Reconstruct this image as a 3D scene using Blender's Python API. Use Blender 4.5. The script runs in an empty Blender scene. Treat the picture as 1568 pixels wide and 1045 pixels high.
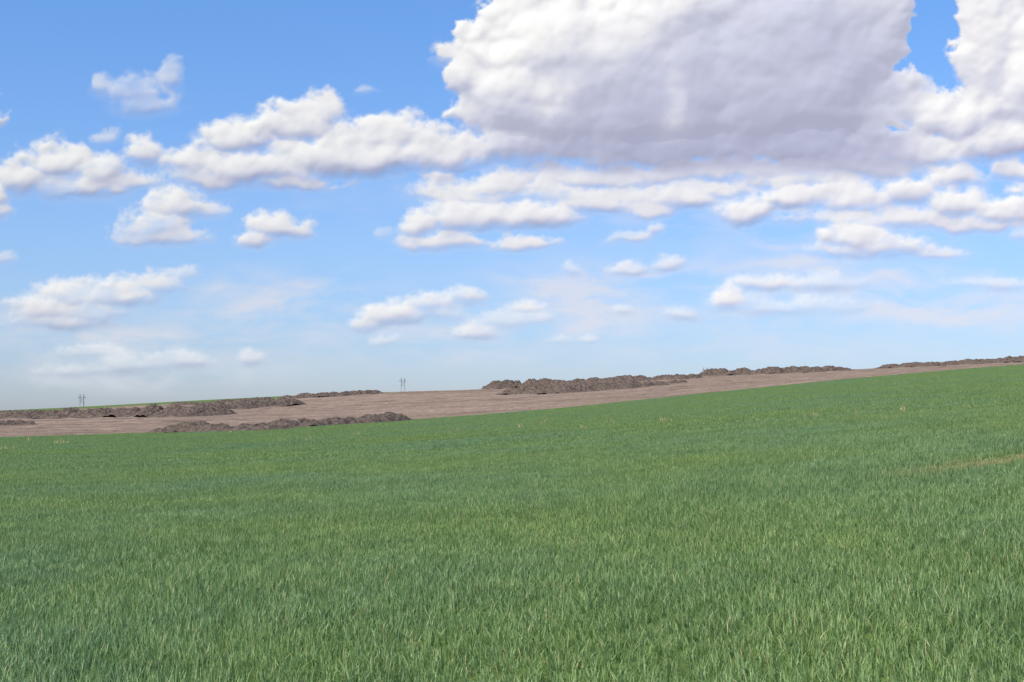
import bpy, math, numpy as np
from mathutils import Matrix, Vector, Euler
rng=np.random.default_rng(7)
scene=bpy.context.scene
F=2154.0; CX=784.0; CY=522.5; Y0=630.0
PITCH=math.atan((Y0-CY)/F)
EYE=1.6
# ---------------------------------------------------------------- helpers
def dirs(px,py):
    px=np.asarray(px,float); py=np.asarray(py,float)
    x=(px-CX)/F; u=(CY-py)/F; f=np.ones_like(x+u)
    y=f*math.cos(PITCH)-u*math.sin(PITCH); z=f*math.sin(PITCH)+u*math.cos(PITCH)
    az=np.arctan2(x,y); el=np.arctan2(z,np.hypot(x,y))
    return az,el
def inv(az,el):
    x=np.cos(el)*np.sin(az); y=np.cos(el)*np.cos(az); z=np.sin(el)
    f=y*math.cos(PITCH)+z*math.sin(PITCH); u=-y*math.sin(PITCH)+z*math.cos(PITCH)
    return CX+F*x/f, CY-F*u/f
def h2(ix,iy,seed):
    a=(ix.astype(np.int64)*374761393+iy.astype(np.int64)*668265263+seed*1442695041)&0xFFFFFFFF
    a=((a^(a>>13))*1274126177)&0xFFFFFFFF
    a=((a^(a>>16))*2246822519)&0xFFFFFFFF
    a=a^(a>>15)
    return a.astype(np.float64)/4294967296.0
def vn(x,y,seed=0):
    ix=np.floor(x); iy=np.floor(y); fx=x-ix; fy=y-iy
    fx=fx*fx*fx*(fx*(fx*6-15)+10); fy=fy*fy*fy*(fy*(fy*6-15)+10)
    a=h2(ix,iy,seed); b=h2(ix+1,iy,seed); c=h2(ix,iy+1,seed); d=h2(ix+1,iy+1,seed)
    return (a+(b-a)*fx)*(1-fy)+(c+(d-c)*fx)*fy
def fbm(x,y,seed=0,o=4):
    s=0;a=1;t=0
    for k in range(o):
        c_,s_=math.cos(k*0.9),math.sin(k*0.9)
        xx=(x*c_-y*s_)*2**k; yy=(x*s_+y*c_)*2**k
        s=s+a*(vn(xx+k*17.3,yy+k*9.1,seed+k)-0.5)*2; t+=a; a*=0.5
    return s/t
def worley(x,y,seed=0):
    ix=np.floor(x); iy=np.floor(y); best=np.full(x.shape,9.0)
    for i in (-1,0,1):
        for j in (-1,0,1):
            cx=ix+i; cy=iy+j
            dx=cx+h2(cx,cy,seed)-x; dy=cy+h2(cx,cy,seed+51)-y
            best=np.minimum(best,dx*dx+dy*dy)
    return best
def blur(a,s):
    r=int(3*s)+1; k=np.exp(-0.5*(np.arange(-r,r+1)/s)**2); k/=k.sum()
    for ax in (0,1):
        p=np.pad(a,[(r,r) if i==ax else (0,0) for i in (0,1)],mode='edge'); o=np.zeros_like(a)
        for i,w in enumerate(k):
            o+=w*(p[i:i+a.shape[0],:] if ax==0 else p[:,i:i+a.shape[1]])
        a=o
    return a
def sst(a,b,x):
    t=np.clip((x-a)/(b-a),0,1); return t*t*(3-2*t)
def grid_mesh(name,P,nu,nv,wrap=False,keep=None):
    me=bpy.data.meshes.new(name)
    n=len(P); idx=np.arange(nu*nv).reshape(nv,nu)
    if wrap: idx=np.concatenate([idx,idx[:,:1]],1)
    q=np.stack([idx[:-1,:-1],idx[:-1,1:],idx[1:,1:],idx[1:,:-1]],-1).reshape(-1,4)
    if keep is not None: q=q[keep[q].any(1)]
    me.vertices.add(n); me.vertices.foreach_set('co',P.astype(np.float32).ravel())
    me.loops.add(q.size); me.loops.foreach_set('vertex_index',q.astype(np.int32).ravel())
    me.polygons.add(len(q)); me.polygons.foreach_set('loop_start',np.arange(0,q.size,4,dtype=np.int32))
    me.update(calc_edges=True)
    me.polygons.foreach_set('use_smooth',np.ones(len(q),bool))
    me.update()
    return me
def quads_mesh(name,P,Q):
    me=bpy.data.meshes.new(name); Q=np.asarray(Q)
    me.vertices.add(len(P)); me.vertices.foreach_set('co',np.asarray(P,np.float32).ravel())
    me.loops.add(Q.size); me.loops.foreach_set('vertex_index',Q.astype(np.int32).ravel())
    me.polygons.add(len(Q)); me.polygons.foreach_set('loop_start',np.arange(0,Q.size,Q.shape[1],dtype=np.int32))
    me.update(calc_edges=True); return me
def attr(me,name,v):
    a=me.attributes.new(name,'FLOAT','POINT'); a.data.foreach_set('value',np.asarray(v,np.float32).ravel())
def obj(name,me,link=True):
    o=bpy.data.objects.new(name,me)
    if link: scene.collection.objects.link(o)
    return o
def mat(name):
    m=bpy.data.materials.new(name); m.use_nodes=True; nt=m.node_tree; nt.nodes.clear()
    return m,nt,nt.nodes,nt.links
def ramp(N,stops):
    r=N.new('ShaderNodeValToRGB'); e=r.color_ramp.elements
    e[0].position,e[0].color=stops[0][0],(*stops[0][1],1)
    e[1].position,e[1].color=stops[-1][0],(*stops[-1][1],1)
    for p,c in stops[1:-1]:
        q=e.new(p); q.color=(*c,1)
    return r
# ---------------------------------------------------------------- terrain
def tab(pts):
    x=np.array([p[0] for p in pts],float); y=np.array([p[1] for p in pts],float)
    az,el=dirs(x,y); m=np.mean(el)
    az=np.concatenate([[-math.pi,-1.5],az,[1.5,math.pi]]); el=np.concatenate([[m,el[0]],el,[el[-1],m]])
    return az,np.tan(el)
T1=tab([(-300,678),(0,671),(250,663),(620,645),(850,627),(1090,602),(1300,581),(1450,568),(1568,559),(1900,540)])
T2=tab([(-300,640),(0,633),(300,617),(590,601.5),(740,597),(900,587),(1070,575),(1300,567),(1350,564),(1450,559),(1568,553),(1900,534)])
T3=tab([(-300,636),(0,629),(120,623.5),(300,613.5),(450,606),(590,600.5),(740,598.5),(900,588),(1070,577),(1300,569),(1568,555),(1900,537)])
def smi(az,T):
    s=0
    for d in (-0.012,0,0.012): s=s+np.interp(az+d,*T)
    return s/3
def D1f(az): return np.interp(az,[-3.14,-0.35,0,0.35,3.14],[180,140,170,220,180])
def knots(az):
    d1=D1f(az); d2=d1+230; d3=d2+260
    t1,t2,t3=smi(az,T1),smi(az,T2),smi(az,T3)
    z=[-EYE*np.ones_like(az), t1*d1, t2*d2, t3*d3, t3*1150*0.985, t3*1500*0.6, -8+0*az, -9+0*az]
    r=[0*az,d1,d2,d3,1150+0*az,2200+0*az,5000+0*az,16000+0*az]
    return r,z
def gz(x,y):
    r=np.hypot(x,y); az=np.arctan2(x,y)
    R,Z=knots(az); out=Z[-1].copy()
    for k in range(len(R)-1):
        m=(r>=R[k])&(r<R[k+1]); t=(r-R[k])/(R[k+1]-R[k]); out=np.where(m,Z[k]+(Z[k+1]-Z[k])*t,out)
    out=out+0.05*fbm(x/7,y/7,3,3)*sst(3,12,r)*(1-sst(80,140,r))
    return out
def ground_hit(px,py):
    az,el=dirs(px,py); rr=np.concatenate([np.linspace(4,60,300),np.linspace(60,700,1500)])
    z=gz(rr*math.sin(az),rr*math.cos(az)); e=z/rr; t=math.tan(el)
    a=float(az); d1=float(D1f(az)); e=np.maximum.accumulate(e)
    k=int(np.searchsorted(e,t)); k=min(k,len(rr)-1)
    r=min(rr[k],d1+228)
    return r*math.sin(a),r*math.cos(a),r
az=np.concatenate([np.linspace(-math.pi,-0.56,50,endpoint=False),np.linspace(-0.56,0.56,700),np.linspace(0.56,math.pi,50)[1:-1]])
rr=np.concatenate([[0.3,1.5],np.geomspace(3,140,150)[0:],np.linspace(143,480,240),np.linspace(485,800,60),np.geomspace(830,16000,40)])
A,R_=np.meshgrid(az,rr); X=(R_*np.sin(A)).ravel(); Y=(R_*np.cos(A)).ravel(); Z=gz(X,Y)
r=np.hypot(X,Y); a=np.arctan2(X,Y); d1=D1f(a)
d2=d1+230
brown=sst(-1.2,1.2,r-d1-0.8*fbm(X/4,Y/4,11,3))*(1-sst(0,6,r-d2)*sst(0.0,1.0,np.where(a<-0.085,1,0)))
Z=Z+brown*0.22*fbm(X/3.0,Y/3.0,21,3)*(1-sst(420,520,r))
me=grid_mesh('ground',np.stack([X,Y,Z],-1),len(az),len(rr),wrap=True); attr(me,'brown',brown)
ground=obj('ground',me)
me.flip_normals() if me.polygons[len(me.polygons)//2].normal.z<0 else None
m,nt,N,L=mat('ground_soil')
out=N.new('ShaderNodeOutputMaterial'); b=N.new('ShaderNodeBsdfPrincipled'); b.inputs['Roughness'].default_value=1; b.inputs['Specular IOR Level'].default_value=0.1
L.new(b.outputs[0],out.inputs[0])
geo=N.new('ShaderNodeNewGeometry')
def noise(scale,vec,detail=5,rough=0.6):
    n=N.new('ShaderNodeTexNoise'); n.inputs['Scale'].default_value=scale; n.inputs['Detail'].default_value=detail; n.inputs['Roughness'].default_value=rough
    L.new(vec,n.inputs['Vector']); return n
mp=N.new('ShaderNodeMapping'); mp.inputs['Scale'].default_value=(0.06,0.5,0.3); mp.inputs['Rotation'].default_value=(0,0,math.radians(-8)); L.new(geo.outputs['Position'],mp.inputs['Vector'])
n1=noise(0.35,mp.outputs[0],6,0.65); n2=noise(1.3,geo.outputs['Position'],6,0.7)
r1=ramp(N,[(0.34,(0.185,0.13,0.09)),(0.47,(0.285,0.20,0.142)),(0.66,(0.385,0.275,0.198))]); L.new(n1.outputs[0],r1.inputs[0])
r2=ramp(N,[(0.3,(0.6,0.6,0.6)),(0.6,(1.1,1.08,1.05))]); L.new(n2.outputs[0],r2.inputs[0])
mul=N.new('ShaderNodeMix'); mul.data_type='RGBA'; mul.blend_type='MULTIPLY'; mul.inputs['Factor'].default_value=1; L.new(r1.outputs[0],mul.inputs['A']); L.new(r2.outputs[0],mul.inputs['B'])
n3=noise(0.05,geo.outputs['Position'],5); r3=ramp(N,[(0.35,(0.10,0.15,0.035)),(0.65,(0.15,0.20,0.05))]); L.new(n3.outputs[0],r3.inputs[0])
at=N.new('ShaderNodeAttribute'); at.attribute_name='brown'
mx=N.new('ShaderNodeMix'); mx.data_type='RGBA'; L.new(at.outputs['Fac'],mx.inputs['Factor']); L.new(r3.outputs[0],mx.inputs['A']); L.new(mul.outputs['Result'],mx.inputs['B'])
L.new(mx.outputs['Result'],b.inputs['Base Color'])
bm=N.new('ShaderNodeBump'); bm.inputs['Strength'].default_value=0.6; bm.inputs['Distance'].default_value=0.4; L.new(n2.outputs[0],bm.inputs['Height']); L.new(bm.outputs[0],b.inputs['Normal'])
ground.data.materials.append(m)
# ---------------------------------------------------------------- wheat
m,nt,N,L=mat('wheat_leaf')
out=N.new('ShaderNodeOutputMaterial'); geo=N.new('ShaderNodeNewGeometry')
at=N.new('ShaderNodeAttribute'); at.attribute_name='tone'
rb=ramp(N,[(0.0,(0.10,0.175,0.045)),(0.45,(0.215,0.325,0.092)),(0.85,(0.35,0.455,0.185)),(0.96,(0.50,0.43,0.18)),(1.0,(0.62,0.52,0.27))]); L.new(at.outputs['Fac'],rb.inputs[0])
n1=noise(0.10,geo.outputs['Position'],5,0.6); n2=noise(0.9,geo.outputs['Position'],4,0.6)
p1=ramp(N,[(0.36,(0.95,1.0,1.22)),(0.5,(1,1,1)),(0.66,(1.08,1.03,0.86))]); L.new(n1.outputs[0],p1.inputs[0])
p2=ramp(N,[(0.32,(0.84,0.87,0.88)),(0.66,(1.15,1.12,1.1))]); L.new(n2.outputs[0],p2.inputs[0])
def mulc(a,b_,f=1.0):
    q=N.new('ShaderNodeMix'); q.data_type='RGBA'; q.blend_type='MULTIPLY'; q.inputs['Factor'].default_value=f
    L.new(a,q.inputs['A']); L.new(b_,q.inputs['B']); return q.outputs['Result']
c=mulc(mulc(rb.outputs[0],p1.outputs[0]),p2.outputs[0])
# dry wheel track
sx=N.new('ShaderNodeSeparateXYZ'); L.new(geo.outputs['Position'],sx.inputs[0])
tA=ground_hit(1445,724); tB=ground_hit(1568,704)
ln=math.hypot(tB[0]-tA[0],tB[1]-tA[1]); nx,ny=-(tB[1]-tA[1])/ln,(tB[0]-tA[0])/ln
def mth(op,a,b_=None,c_=None):
    q=N.new('ShaderNodeMath'); q.operation=op
    for i,v in enumerate((a,b_,c_)):
        if v is None: continue
        if isinstance(v,(int,float)): q.inputs[i].default_value=v
        else: L.new(v,q.inputs[i])
    return q.outputs[0]
dist=mth('ABSOLUTE',mth('SUBTRACT',mth('ADD',mth('MULTIPLY',sx.outputs[0],nx),mth('MULTIPLY',sx.outputs[1],ny)),nx*tA[0]+ny*tA[1]))
tr=mth('SUBTRACT',1.2,mth('MULTIPLY',dist,1.6))
al=mth('ADD',mth('MULTIPLY',sx.outputs[0],ny),mth('MULTIPLY',sx.outputs[1],-nx))
s0=tA[0]*ny-tA[1]*nx
gate=N.new('ShaderNodeMapRange'); gate.inputs['From Min'].default_value=s0-1.5; gate.inputs['From Max'].default_value=s0+1.5; L.new(al,gate.inputs['Value'])
trc=N.new('ShaderNodeClamp'); L.new(mth('MULTIPLY',tr,gate.outputs[0]),trc.inputs[0])
mx=N.new('ShaderNodeMix'); mx.data_type='RGBA'; L.new(trc.outputs[0],mx.inputs['Factor']); L.new(c,mx.inputs['A']); mx.inputs['B'].default_value=(0.44,0.36,0.15,1)
pb=N.new('ShaderNodeBsdfPrincipled'); pb.inputs['Roughness'].default_value=0.5; pb.inputs['Specular IOR Level'].default_value=0.4; L.new(mx.outputs['Result'],pb.inputs['Base Color'])
tl=N.new('ShaderNodeBsdfTranslucent'); L.new(mx.outputs['Result'],tl.inputs['Color'])
ms=N.new('ShaderNodeMixShader'); ms.inputs[0].default_value=0.3; L.new(pb.outputs[0],ms.inputs[1]); L.new(tl.outputs[0],ms.inputs[2]); L.new(ms.outputs[0],out.inputs[0])
wheat_mat=m
def tile(name,size,n,seg,h,w,seed):
    g=np.random.default_rng(seed)
    nt_=n//5
    tc=(g.random((nt_,2))-0.5)*size
    bi=np.repeat(np.arange(nt_),5); n=len(bi)
    base=tc[bi]+g.normal(0,0.012,(n,2)); ang=g.random(n)*2*np.pi
    hh=h*(0.6+0.6*g.random(n))*(0.8+0.4*g.random(nt_))[bi]; lean=0.1+0.6*g.random(n)**1.6
    ww=w*(0.7+0.6*g.random(n)); tone=np.clip(g.random(n)*0.8+0.1*g.random(nt_)[bi]+0.02,0,0.91)
    dry=g.random(n)<0.03; tone=np.where(dry,0.95+0.05*g.random(n),tone)
    d=np.stack([np.cos(ang),np.sin(ang)],-1); fa=ang+np.pi/2+g.normal(0,0.6,n); s=np.stack([np.cos(fa),np.sin(fa)],-1)
    P=[];T=[]
    for k in range(seg+1):
        t=k/seg; off=lean*t**1.8*hh; zz=hh*(t-0.35*lean*t**3)
        wd=ww*(1-t**2.2)*0.5+0.0003
        cxy=base+d*off[:,None]
        for sg in (-1,1):
            P.append(np.concatenate([cxy+sg*s*wd[:,None],zz[:,None]],1)); T.append(tone)
    P=np.stack(P,1); T=np.stack(T,1); K=2*(seg+1); b0=np.arange(n)[:,None]*K; Q=[]
    for k in range(seg): Q.append(b0+np.array([2*k,2*k+1,2*k+3,2*k+2]))
    me=quads_mesh(name,P.reshape(-1,3),np.stack(Q,1).reshape(-1,4)); attr(me,'tone',T.ravel())
    me.materials.append(wheat_mat); return obj(name,me,False)
def instancer(name,tiles,pts,rots,scl,idx):
    col=bpy.data.collections.new(name+'_tufts')
    for t in tiles: col.objects.link(t)
    me=bpy.data.meshes.new(name); me.vertices.add(len(pts)); me.vertices.foreach_set('co',np.asarray(pts,np.float32).ravel())
    a=me.attributes.new('rot','FLOAT_VECTOR','POINT'); a.data.foreach_set('vector',np.asarray(rots,np.float32).ravel())
    a=me.attributes.new('scl','FLOAT_VECTOR','POINT'); a.data.foreach_set('vector',np.asarray(scl,np.float32).ravel())
    a=me.attributes.new('idx','INT','POINT'); a.data.foreach_set('value',np.asarray(idx,np.int32))
    o=obj(name,me); ng=bpy.data.node_groups.new(name,'GeometryNodeTree')
    ng.interface.new_socket('Geometry',in_out='INPUT',socket_type='NodeSocketGeometry'); ng.interface.new_socket('Geometry',in_out='OUTPUT',socket_type='NodeSocketGeometry')
    n=ng.nodes; l=ng.links
    gi=n.new('NodeGroupInput'); go=n.new('NodeGroupOutput'); ci=n.new('GeometryNodeCollectionInfo'); ci.inputs['Collection'].default_value=col
    ci.inputs['Separate Children'].default_value=True; ci.inputs['Reset Children'].default_value=True
    ip=n.new('GeometryNodeInstanceOnPoints'); ip.inputs['Pick Instance'].default_value=True
    def na(nm,ty):
        q=n.new('GeometryNodeInputNamedAttribute'); q.data_type=ty; q.inputs['Name'].default_value=nm; return q.outputs['Attribute']
    l.new(gi.outputs[0],ip.inputs['Points']); l.new(ci.outputs[0],ip.inputs['Instance'])
    er=n.new('FunctionNodeEulerToRotation'); l.new(na('rot','FLOAT_VECTOR'),er.inputs[0]); l.new(er.outputs[0],ip.inputs['Rotation'])
    l.new(na('scl','FLOAT_VECTOR'),ip.inputs['Scale']); l.new(na('idx','INT'),ip.inputs['Instance Index']); l.new(ip.outputs[0],go.inputs[0])
    md=o.modifiers.new('scatter','NODES'); md.node_group=ng
    return o
def place(r0,r1,step,aL):
    xs=np.arange(-r1,r1,step); ys=np.arange(0,r1+step,step)
    GX,GY=np.meshgrid(xs,ys); x=GX.ravel(); y=GY.ravel()
    r=np.hypot(x,y); a=np.arctan2(x,y); dd=D1f(a)
    k=(np.abs(a)<aL)&(r>=r0)&(r<np.minimum(r1,dd-0.3*step+0.6*fbm(x/4,y/4,11,3)))
    x=x[k];y=y[k]; z=gz(x,y); e=0.5
    dx=(gz(x+e,y)-gz(x-e,y))/(2*e); dy=(gz(x,y+e)-gz(x,y-e))/(2*e)
    rots=[]
    for i in range(len(x)):
        nrm=Vector((-dx[i],-dy[i],1)).normalized(); q=Vector((0,0,1)).rotation_difference(nrm)
        sp=Euler((0,0,math.pi/2*int(rng.integers(4)))).to_quaternion()
        rots.append(tuple((q@sp).to_euler()))
    return x,y,z,np.array(rots)
def field_h(x,y):
    v=0.9+0.30*fbm(x/2.5,y/2.5,31,3)
    d=np.abs((x-tA[0])*nx+(y-tA[1])*ny); s=(x-tA[0])*ny-(y-tA[1])*nx
    return v*np.where((d<0.6)&(s>0),0.35,1.0)
near=[tile('wheat_tuft_near_%d'%i,0.56,500,3,0.122,0.0058,100+i) for i in range(6)]
far=[tile('wheat_tuft_far_%d'%i,2.1,2800,2,0.125,0.013,200+i) for i in range(5)]
x,y,z,ro=place(3.5,45,0.5,0.5); hv=field_h(x,y)
P1=np.stack([x,y,z-0.005],-1); S1=np.stack([np.ones_like(x),np.ones_like(x),hv],-1)
instancer('wheat_field',near,P1,ro,S1,rng.integers(0,6,len(x)))
x,y,z,ro=place(44.5,240,2.0,0.47); hv=field_h(x,y)
instancer('wheat_field_distant',far,np.stack([x,y,z-0.005],-1),ro,np.stack([np.ones_like(x),np.ones_like(x),hv],-1),rng.integers(0,5,len(x)))
# dry straw scattered
m,nt,N,L=mat('straw'); out=N.new('ShaderNodeOutputMaterial'); b=N.new('ShaderNodeBsdfPrincipled'); geo=N.new('ShaderNodeNewGeometry')
n1=noise(6,geo.outputs['Position'],3); r1=ramp(N,[(0.3,(0.34,0.26,0.10)),(0.7,(0.55,0.44,0.21))]); L.new(n1.outputs[0],r1.inputs[0]); L.new(r1.outputs[0],b.inputs['Base Color']); b.inputs['Roughness'].default_value=0.8; L.new(b.outputs[0],out.inputs[0])
straw_mat=m
P=[];Q=[]
spots=[(95,680,10),(10,690,4),(45,676,3),(470,677,3),(700,662,5),(798,657,6),(835,650,6),(890,659,6),(1015,648,9),(1382,632,7),(1245,640,4),(1315,637,3),(1485,628,2),(352,664,3),(545,668,3),(935,650,3),(1150,655,2)]
for (sx_,sy_,cnt) in spots:
    gx,gy,gr=ground_hit(sx_,sy_); k=gr/2154
    for i in range(cnt*2):
        bx=gx+rng.normal(0,3.5*k); by=gy+rng.normal(0,0.5); bz=float(gz(np.array([bx]),np.array([by]))[0])
        ht=0.12+rng.uniform(0.8,5)*k; ln_=rng.normal(0,1.2*k,2); w=rng.uniform(0.25,0.5)*k; an=rng.uniform(-0.5,0.5)
        s=np.array([math.cos(an),math.sin(an),0])*w; b0=np.array([bx,by,bz]); mid=b0+np.array([ln_[0]*.4,ln_[1]*.4,ht*.6]); top=b0+np.array([ln_[0],ln_[1],ht])
        i0=len(P); P+= [b0-s,b0+s,mid+s,mid-s,top+s*.3,top-s*.3]; Q+=[[i0,i0+1,i0+2,i0+3],[i0+3,i0+2,i0+4,i0+5]]
o=obj('dry_straw_stalks',quads_mesh('dry_straw_stalks',np.array(P),Q)); o.data.materials.append(straw_mat)
# ---------------------------------------------------------------- dirt heaps
m,nt,N,L=mat('dug_earth'); out=N.new('ShaderNodeOutputMaterial'); b=N.new('ShaderNodeBsdfPrincipled'); geo=N.new('ShaderNodeNewGeometry')
n1=noise(1.8,geo.outputs['Position'],7,0.7); r1=ramp(N,[(0.33,(0.058,0.043,0.033)),(0.5,(0.14,0.102,0.077)),(0.70,(0.25,0.185,0.14))]); L.new(n1.outputs[0],r1.inputs[0]); L.new(r1.outputs[0],b.inputs['Base Color']); b.inputs['Roughness'].default_value=1; b.inputs['Specular IOR Level'].default_value=0.1
bm=N.new('ShaderNodeBump'); bm.inputs['Strength'].default_value=0.9; bm.inputs['Distance'].default_value=0.4; L.new(n1.outputs[0],bm.inputs['Height']); L.new(bm.outputs[0],b.inputs['Normal']); L.new(b.outputs[0],out.inputs[0])
earth=m
def heap(x0,y0,x1,y1,hpx,wf=3.0,seed=0,period=1.8):
    a=ground_hit(x0,y0); c=ground_hit(x1,y1); k=0.5*(a[2]+c[2])/F; h=hpx*k
    a=np.array(a[:2]); c=np.array(c[:2]); Ln=np.linalg.norm(c-a); t=(c-a)/Ln; nn=np.array([-t[1],t[0]])
    W=h*wf; ns=int(min(800,max(60,Ln/0.10))); nw=int(min(80,max(24,2*W/0.12)))
    s=np.linspace(-0.02,1.02,ns); w=np.linspace(-1,1,nw); S,Wg=np.meshgrid(s,w); S=S.ravel(); Wg=Wg.ravel()
    X=a[0]+t[0]*S*Ln+nn[0]*Wg*W; Y=a[1]+t[1]*S*Ln+nn[1]*Wg*W
    u=S*Ln; v=Wg*W
    me_=sst(0,0.12,S)*(1-sst(0.88,1,S))*np.clip(1-np.abs(Wg+0.25*fbm(u/4,v/4,seed+2,2))**2,0,1)**0.8
    big=1-worley(u/(h*period),v/(h*period)+seed,seed)*1.7
    mid=1-worley(u/(h*0.55),v/(h*0.55),seed+7)*1.4
    sm=fbm(u/0.4,v/0.4,seed+4,3)
    var=0.85+0.30*fbm(u/9,v/9+3,seed+5,2)
    H=h*me_*np.clip(0.62*np.clip(big,0,1)+0.27*np.clip(mid,0,1)+0.10+0.13*sm,0,2)*var*1.1
    Zh=gz(X,Y)+H-0.12+0.0*S
    msh=grid_mesh('dirt_heap',np.stack([X,Y,Zh],-1),ns,nw)
    if msh.polygons[0].normal.z<0: msh.flip_normals()
    msh.polygons.foreach_set('use_smooth',np.zeros(len(msh.polygons),bool)); msh.materials.append(earth); obj('dirt_heap',msh)
H=[(-60,655,55,651,12),(-60,641,75,640,11),(60,641,192,638,14),(120,632,200,630,6),(188,638,330,636,19),(290,630,455,620,16),(245,663,430,659,18),(400,658,615,645,19),(420,612,592,603,9),
   (-60,634,120,630,5),(250,622,430,614,7),
   (742,593,800,592,13),(790,592,1000,583,13),(775,604,900,600,14),(880,600,1003,592,15),(940,596,1010,590,12),(985,584,1072,579,10),(1000,590,1050,586,7),
   (1060,577,1300,568,11),(1180,571,1300,568,8),(1350,564,1470,559,8),(1440,560,1640,551,9)]
for i,hh in enumerate(H): heap(*hh,seed=40+i*13,wf=2.6)
# ---------------------------------------------------------------- pylons
m,nt,N,L=mat('weathered_pole'); out=N.new('ShaderNodeOutputMaterial'); b=N.new('ShaderNodeBsdfPrincipled'); geo=N.new('ShaderNodeNewGeometry')
n1=noise(2,geo.outputs['Position'],3); r1=ramp(N,[(0.3,(0.20,0.21,0.23)),(0.7,(0.30,0.31,0.33))]); L.new(n1.outputs[0],r1.inputs[0]); L.new(r1.outputs[0],b.inputs['Base Color']); b.inputs['Roughness'].default_value=0.7; L.new(b.outputs[0],out.inputs[0])
pole=m
def beam(P,Q,a,c,r0,r1,n=8):
    a=np.array(a,float); c=np.array(c,float); d=(c-a)/np.linalg.norm(c-a); up=np.array([0,0,1.]) if abs(d[2])<0.9 else np.array([1.,0,0])
    s=np.cross(d,up); s/=np.linalg.norm(s); q=np.cross(d,s); i0=len(P)
    for p,r in ((a,r0),(c,r1)):
        for k in range(n):
            th=2*math.pi*k/n; P.append(p+s*r*math.cos(th)+q*r*math.sin(th))
    for k in range(n): Q.append([i0+k,i0+(k+1)%n,i0+n+(k+1)%n,i0+n+k])
    for k in range(1,n-2,2):
        Q.append([i0,i0+k,i0+k+1,i0+k+2]); Q.append([i0+n,i0+n+k+2,i0+n+k+1,i0+n+k])
def pylon(px,ptop,r):
    az_,el=dirs(px,ptop); x=r*math.sin(az_); y=r*math.cos(az_); zt=r*math.tan(el); zb=float(gz(np.array([x]),np.array([y]))[0])-0.5; h=zt-zb
    P=[];Q=[]; g=1.35
    for sx_ in (-g,g):
        beam(P,Q,(sx_*1.15,0,0),(sx_,0,h),0.26,0.19)
    za=h-2.2; beam(P,Q,(-3.0,0,za),(3.0,0,za),0.12,0.12)
    beam(P,Q,(-3.0,0,za),(-g,0,h-0.8),0.07,0.07); beam(P,Q,(3.0,0,za),(g,0,h-0.8),0.07,0.07)
    beam(P,Q,(-g,0,za-0.3),(g,0,za-3.4),0.08,0.08); beam(P,Q,(g,0,za-0.3),(-g,0,za-3.4),0.08,0.08)
    beam(P,Q,(-g,0,za-3.5),(g,0,za-3.5),0.09,0.09)
    for xi in (-2.8,0,2.8):
        for j in range(4): beam(P,Q,(xi,0,za-0.15-0.3*j),(xi,0,za-0.38-0.3*j),0.11,0.06)
    o=obj('electricity_pylon',quads_mesh('electricity_pylon',np.array(P),Q)); o.location=(x,y,zb); o.rotation_euler=(0,0,-az_+0.5); o.data.materials.append(pole)
pylon(125.5,604,1050); pylon(617,579,1050); pylon(1080,563,1100)
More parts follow.
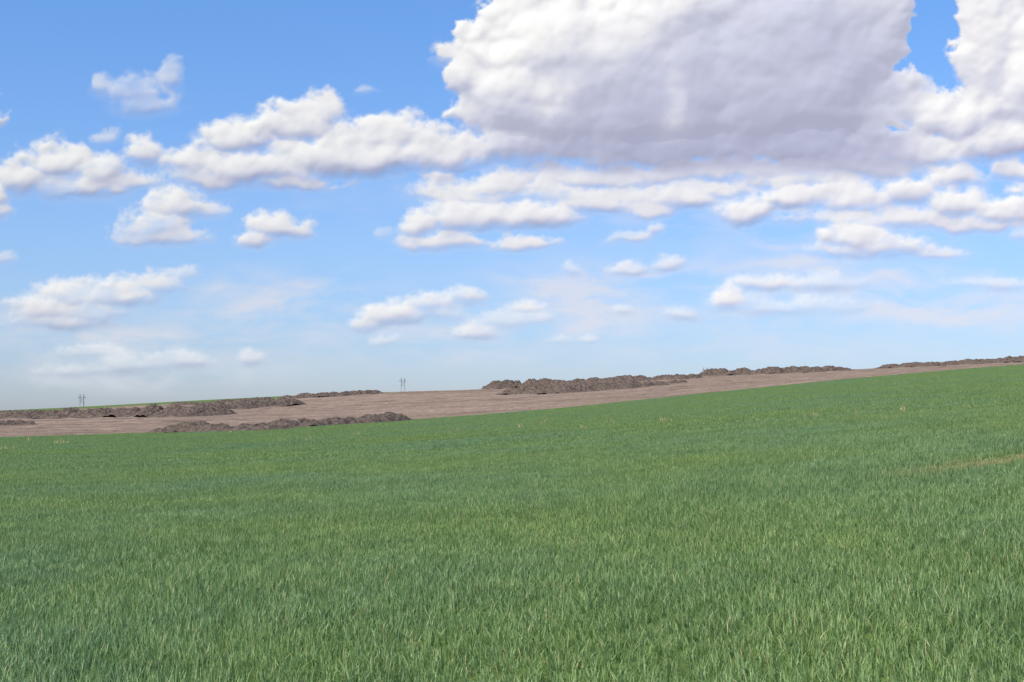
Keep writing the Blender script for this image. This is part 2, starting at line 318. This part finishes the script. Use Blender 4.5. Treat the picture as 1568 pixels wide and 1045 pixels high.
# ---------------------------------------------------------------- clouds
C=[(870,110,165,140,1),(1010,110,230,160,1),(1200,100,210,165,1),(1290,60,110,150,1),(1000,205,270,58,1),(1220,190,170,70,1),(790,65,85,65,1),(683,84,24,18,1),(735,115,50,55,1),(830,10,80,60,1),(735,175,36,45,1),(785,215,65,45,1),
(1512,60,60,120,.98),(1395,155,50,42,1),(1480,180,100,52,1),(1390,232,150,34,1),(1540,215,80,44,1),(1340,130,60,80,1),(1620,100,90,140,1),(1555,10,60,50,.98),(1320,255,140,26,.98),(1200,255,200,22,.98),
(495,172,44,30,1),(455,192,64,36,1),(375,212,64,32,1),(590,212,90,34,1),(680,235,75,36,1),(300,250,52,26,1),(395,258,130,30,1),(540,240,150,36,1),(506,150,15,13,1),(320,275,70,16,.8),(440,280,70,12,.8),
(85,245,58,34,1),(35,272,42,26,1),(150,262,50,30,.9),(228,232,32,26,.9),(-5,300,25,26,.9),(110,285,95,22,.9),(190,275,60,16,.7),(160,210,20,9,.5),
(205,140,58,30,.55),(265,118,20,24,.5),(150,130,15,15,.5),(215,162,48,22,.5),(564,142,16,8,.35),
(262,312,52,24,.95),(232,345,52,26,.85),(255,362,78,17,.75),(318,320,28,13,.7),(205,368,28,10,.7),
(428,345,48,24,1),(390,370,34,15,.9),(462,355,20,14,.8),(590,355,14,7,.4),
(642,345,30,24,1),(715,332,78,28,1),(820,332,60,24,1),(680,372,65,16,.95),(800,375,50,13,.85),(905,310,75,17,.9),
(760,285,115,24,.98),(900,272,110,18,1),(1000,268,120,16,1),(1100,262,130,18,.98),(880,298,150,16,.9),(720,300,90,18,.9),
(1040,302,55,20,1),(998,322,35,12,.9),(1080,290,80,12,.85),
(1145,325,48,24,1),(1215,303,55,24,1),(1305,305,70,28,1),(1400,292,60,28,1),(1462,272,50,24,1),(1330,335,140,16,.95),(1250,275,120,20,.95),
(1310,362,54,27,1),(1365,375,62,20,.95),(1440,390,38,10,.7),(1290,385,50,13,.8),
(1462,312,50,26,1),(1530,325,55,24,1),(1555,290,20,9,.9),(1490,345,90,14,.9),(1560,260,40,20,.9),(1560,360,25,11,.7),(1640,300,70,30,1),
(962,362,30,10,.7),(1003,350,14,10,.6),
(65,472,54,24,.93),(110,452,64,24,.95),(175,452,62,27,.85),(240,434,57,20,.75),(282,418,26,14,.65),(90,492,80,14,.6),(140,478,60,20,.65),(6,394,18,12,.7),(0,325,22,14,.8),
(598,482,58,20,.93),(650,465,52,17,.85),(712,455,30,17,.65),(560,496,24,14,.93),(733,508,34,14,.8),(800,470,28,12,.7),(590,521,20,10,.65),(780,490,60,13,.5),(690,480,28,11,.6),
(1116,458,27,22,.93),(1160,432,50,15,.6),(1020,405,24,14,.65),(962,412,32,12,.5),(878,412,16,12,.45),(1050,480,36,12,.5),(1200,470,120,16,.36),(1265,432,60,14,.42),(1520,435,60,10,.42),(955,475,16,10,.5),
(205,557,62,18,.46),(382,547,20,15,.55),(140,540,52,14,.40),(275,553,38,18,.5),(850,523,24,8,.42),(900,522,14,7,.42),(120,568,60,11,.34)]
VEIL=[(420,455,210,50,.55),(900,445,140,45,.65),(860,485,140,28,.5),(1380,462,190,36,.6),(100,525,190,38,.5),(480,500,150,30,.45),(820,420,60,16,.5),(1260,412,100,18,.5),(1150,500,240,26,.4),(1540,470,140,40,.5),(300,520,180,34,.45),(700,510,180,26,.4),(220,575,260,22,.4),(1000,300,300,50,.40),(1250,350,250,60,.40),(300,300,180,40,.12),(560,300,150,40,.10),(1000,420,200,22,.4),(1150,440,120,30,.5),(1400,420,180,24,.35),(1100,540,500,22,.22),(560,550,300,22,.22),(40,470,120,40,.35)]
C+=[(-160,330,90,40,.9),(-120,180,110,50,.9),(-250,440,90,30,.8),(1800,150,160,110,1),(1760,330,110,36,1),(1850,430,120,24,.8)]
step=0.00066
azs=np.arange(-0.47,0.47,step); els=np.arange(-0.004,0.33,step)
AZ,EL=np.meshgrid(azs,els); px,py=inv(AZ,EL); sh=px.shape
fl=0.5+0.5*(1-sst(200,480,py))
wx=px+(14*fbm(px/70,py/55,301,3)+6*fbm(px/18,py/16,302,4))*fl; wy=py+(10*fbm(px/70,py/55,303,3)+5*fbm(px/18,py/16,304,4))*fl
T=3.0; se=np.zeros(sh); sS=np.zeros(sh); sO=np.zeros(sh); sV=np.zeros(sh)
for cx,cy,rx,ry,op in C:
    dx=(wx-cx)/rx; dyv=(wy-cy); dy=np.where(dyv>0,dyv/(ry*0.85),dyv/ry); q=np.sqrt(dx*dx+dy*dy)+1e-6; S=min(rx,ry)
    sd=S*(1-q); e=np.exp(np.clip(sd/T,-40,60)); se+=e; sS+=e*S; sO+=e*op; sV+=e*np.clip(dy,-1.5,1.5)
Fd=T*np.log(se+1e-17); Sz=sS/(se+1e-30); Op=sO/(se+1e-30); V=sV/(se+1e-30)
Sz=np.clip(blur(Sz,3),6,170)
nb=np.zeros(sh); nh=np.zeros(sh)
bot=1-0.55*sst(0.1,0.8,V)
for k,Lk in enumerate((110,60,33,18,10,5.5)):
    w=1/(1+(Lk/(1.3*Sz))**3)
    ox,oy=k*31.7,k*12.9
    bb=0.27-worley((wx+4*fbm(px/Lk*2,py/Lk*2,600+k,2)*Lk/25)/Lk+ox,wy*1.12/Lk+oy,400+k)
    nb+=w*Lk*0.42*bb; nh+=w*Lk*(0.45,0.42,0.32,0.22,0.16,0.10)[k]*bb
nb+=fbm(px/30,py/24,501,6)*np.minimum(Sz,40)*0.50
nh+=fbm(px/48,py/40,511,5)*np.minimum(Sz,60)*0.42
Fd2=Fd+nb*bot+1.0
gx=(wx-1425)/24; gy=(wy-66)/54; Fd2=np.minimum(Fd2, (np.sqrt(gx*gx+gy*gy)-1)*24+nb*0.3)
lowf=sst(380,470,py)
soft=(3.0+np.where(Sz<32,0.38*Sz,0.02*Sz+12*np.exp(-(Sz-32)/20)))*(1+1.2*sst(0,0.8,V))*(1+0.25*lowf)
al=sst(-0.40,1.0,Fd2/soft)
wisp=np.clip(1.0+1.1*fbm(px/50,py/25,701,6),0,1.7)
al=al*np.where(Op<0.97,np.clip(Op*(0.35+0.65*wisp)*1.1,0,1),1)
av=np.zeros(sh)
w2x=px+40*fbm(px/120,py/60,801,4); w2y=py+22*fbm(px/120,py/60,802,4)
for cx,cy,rx,ry,op in VEIL:
    q=((w2x-cx)/rx)**2+((w2y-cy)/ry)**2
    v_=op*np.exp(-q*1.6); av=1-(1-av)*(1-v_)
streak=np.clip(0.80+1.7*fbm(w2x/80,w2y/24,811,7),0,2)
av=np.clip(av*streak,0,0.75)
am=al.copy()
al=1-(1-al)*(1-av)
al=np.clip(al,0,1)*sst(0.002,0.02,EL)
f=np.clip(Fd2,0,None); fs=np.minimum(f,Sz)
H=np.sqrt(fs*(2*Sz-fs)+1)+nh*sst(0,16,f)*bot
# sun and shade painted into the cloud tone: sun-facing slopes bright, bases dim
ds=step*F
def sun_shade(Hb,gain):
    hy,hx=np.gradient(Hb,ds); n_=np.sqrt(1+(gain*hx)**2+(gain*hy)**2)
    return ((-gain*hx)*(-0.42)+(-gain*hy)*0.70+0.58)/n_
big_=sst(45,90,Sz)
s1=sun_shade(blur(H,1.2),0.7); s2=sun_shade(blur(H,3.5),0.9); s3=sun_shade(blur(H,9),1.0); s4=sun_shade(blur(H,18),1.1)
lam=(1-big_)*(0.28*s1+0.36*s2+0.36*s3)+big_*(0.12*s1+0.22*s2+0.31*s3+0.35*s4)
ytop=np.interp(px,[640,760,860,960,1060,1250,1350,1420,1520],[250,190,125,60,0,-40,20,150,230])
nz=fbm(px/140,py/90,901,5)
Bm=sst(-90,100,py-ytop+60*nz)*sst(690,840,px+50*nz)*(1-sst(1340,1450,px+60*nz))*(1-sst(248,278,py+10*nz))  # mask for the painted shade on the big cloud's base
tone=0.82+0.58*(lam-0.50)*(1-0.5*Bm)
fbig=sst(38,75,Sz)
tone-=(1-fbig)*0.38*sst(-0.1,0.95,V)  # painted shade on the undersides of the smaller clouds
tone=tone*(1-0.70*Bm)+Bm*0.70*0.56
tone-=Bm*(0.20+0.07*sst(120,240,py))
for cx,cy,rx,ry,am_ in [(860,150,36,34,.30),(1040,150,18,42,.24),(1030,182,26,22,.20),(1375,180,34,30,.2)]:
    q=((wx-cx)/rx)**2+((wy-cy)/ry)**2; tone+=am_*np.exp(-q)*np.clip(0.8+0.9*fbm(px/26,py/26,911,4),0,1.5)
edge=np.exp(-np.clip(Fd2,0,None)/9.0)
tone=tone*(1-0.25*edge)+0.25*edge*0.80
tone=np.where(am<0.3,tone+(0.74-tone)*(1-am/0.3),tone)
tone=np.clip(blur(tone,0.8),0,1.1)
SC=0.15
D=6000-blur(H,2)*SC*6000/F
P=np.stack([D*np.cos(EL)*np.sin(AZ),D*np.cos(EL)*np.cos(AZ),D*np.sin(EL)],-1).reshape(-1,3)
me=grid_mesh('clouds',P,sh[1],sh[0],keep=(al.ravel()>0.004)); attr(me,'cover',al); attr(me,'scatter',tone/1.1)  # scatter: painted sun and shade, per vertex
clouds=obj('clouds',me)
m,nt,N,L=mat('cloud_baked_light'); out=N.new('ShaderNodeOutputMaterial')
at=N.new('ShaderNodeAttribute'); at.attribute_name='cover'; a2=N.new('ShaderNodeAttribute'); a2.attribute_name='scatter'  # scatter holds the painted sun and shade of the clouds
rc=ramp(N,[(0.0,(0.31,0.33,0.46)),(0.22,(0.42,0.44,0.60)),(0.5,(0.62,0.63,0.75)),(0.75,(0.80,0.795,0.83)),(1.0,(0.96,0.94,0.91))]); L.new(a2.outputs['Fac'],rc.inputs[0])  # shaded lavender to sunlit cream, driven by the painted tone
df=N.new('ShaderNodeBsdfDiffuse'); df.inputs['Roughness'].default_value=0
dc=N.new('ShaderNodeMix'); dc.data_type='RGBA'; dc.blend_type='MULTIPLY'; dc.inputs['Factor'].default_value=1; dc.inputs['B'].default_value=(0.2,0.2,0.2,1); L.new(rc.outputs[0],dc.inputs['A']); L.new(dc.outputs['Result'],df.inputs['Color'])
em=N.new('ShaderNodeEmission'); L.new(rc.outputs[0],em.inputs['Color']); em.inputs['Strength'].default_value=0.82  # clouds glow with the painted tone; emission stands in for sunlight
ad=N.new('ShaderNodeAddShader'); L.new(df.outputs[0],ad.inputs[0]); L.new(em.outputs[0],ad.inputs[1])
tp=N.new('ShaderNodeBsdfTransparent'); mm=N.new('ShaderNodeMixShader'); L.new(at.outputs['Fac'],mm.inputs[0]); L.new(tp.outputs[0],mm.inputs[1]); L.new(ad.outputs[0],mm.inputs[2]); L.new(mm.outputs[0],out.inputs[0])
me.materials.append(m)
# ---------------------------------------------------------------- sky + sun
SE=math.radians(47); SA=math.radians(-132)   # azimuth from +Y, clockwise positive
w=bpy.data.worlds.new('World'); scene.world=w; w.use_nodes=True; n=w.node_tree.nodes; l=w.node_tree.links; n.clear()
sk=n.new('ShaderNodeTexSky'); sk.sky_type='NISHITA'; sk.sun_disc=False; sk.sun_elevation=SE; sk.sun_rotation=SA; sk.altitude=200; sk.air_density=1.0; sk.dust_density=0.4; sk.ozone_density=2.0
tc=n.new('ShaderNodeTexCoord'); sp=n.new('ShaderNodeSeparateXYZ'); l.new(tc.outputs['Generated'],sp.inputs[0])
rp=ramp(n,[(0.0,(0.64,0.75,1.12)),(0.05,(0.70,0.82,1.16)),(0.12,(0.80,0.95,1.26)),(0.27,(0.77,1.10,1.50)),(0.6,(1.0,1.30,1.6))]); l.new(sp.outputs[2],rp.inputs[0])
mx=n.new('ShaderNodeMix'); mx.data_type='RGBA'; mx.blend_type='MULTIPLY'; mx.inputs['Factor'].default_value=1; l.new(sk.outputs[0],mx.inputs['A']); l.new(rp.outputs[0],mx.inputs['B'])
bg=n.new('ShaderNodeBackground'); bg.inputs['Strength'].default_value=0.12; wo=n.new('ShaderNodeOutputWorld'); l.new(mx.outputs['Result'],bg.inputs[0]); l.new(bg.outputs[0],wo.inputs[0])
sd=bpy.data.lights.new('sun','SUN'); sd.energy=4.7; sd.angle=math.radians(0.53); sd.color=(1,0.95,0.87)
so=bpy.data.objects.new('sun',sd); scene.collection.objects.link(so)
v=Vector((math.cos(SE)*math.sin(SA),math.cos(SE)*math.cos(SA),math.sin(SE))); so.rotation_euler=v.to_track_quat('Z','Y').to_euler(); so.location=v*100
cd=bpy.data.cameras.new('camera'); cd.sensor_width=36; cd.lens=36*F/1568; cd.clip_start=0.1; cd.clip_end=40000
co=bpy.data.objects.new('camera',cd); scene.collection.objects.link(co); co.location=(0,0,0); co.rotation_euler=(math.pi/2+PITCH,0,0); scene.camera=co
scene.view_settings.view_transform='Standard'; scene.view_settings.look='None'; scene.view_settings.exposure=0
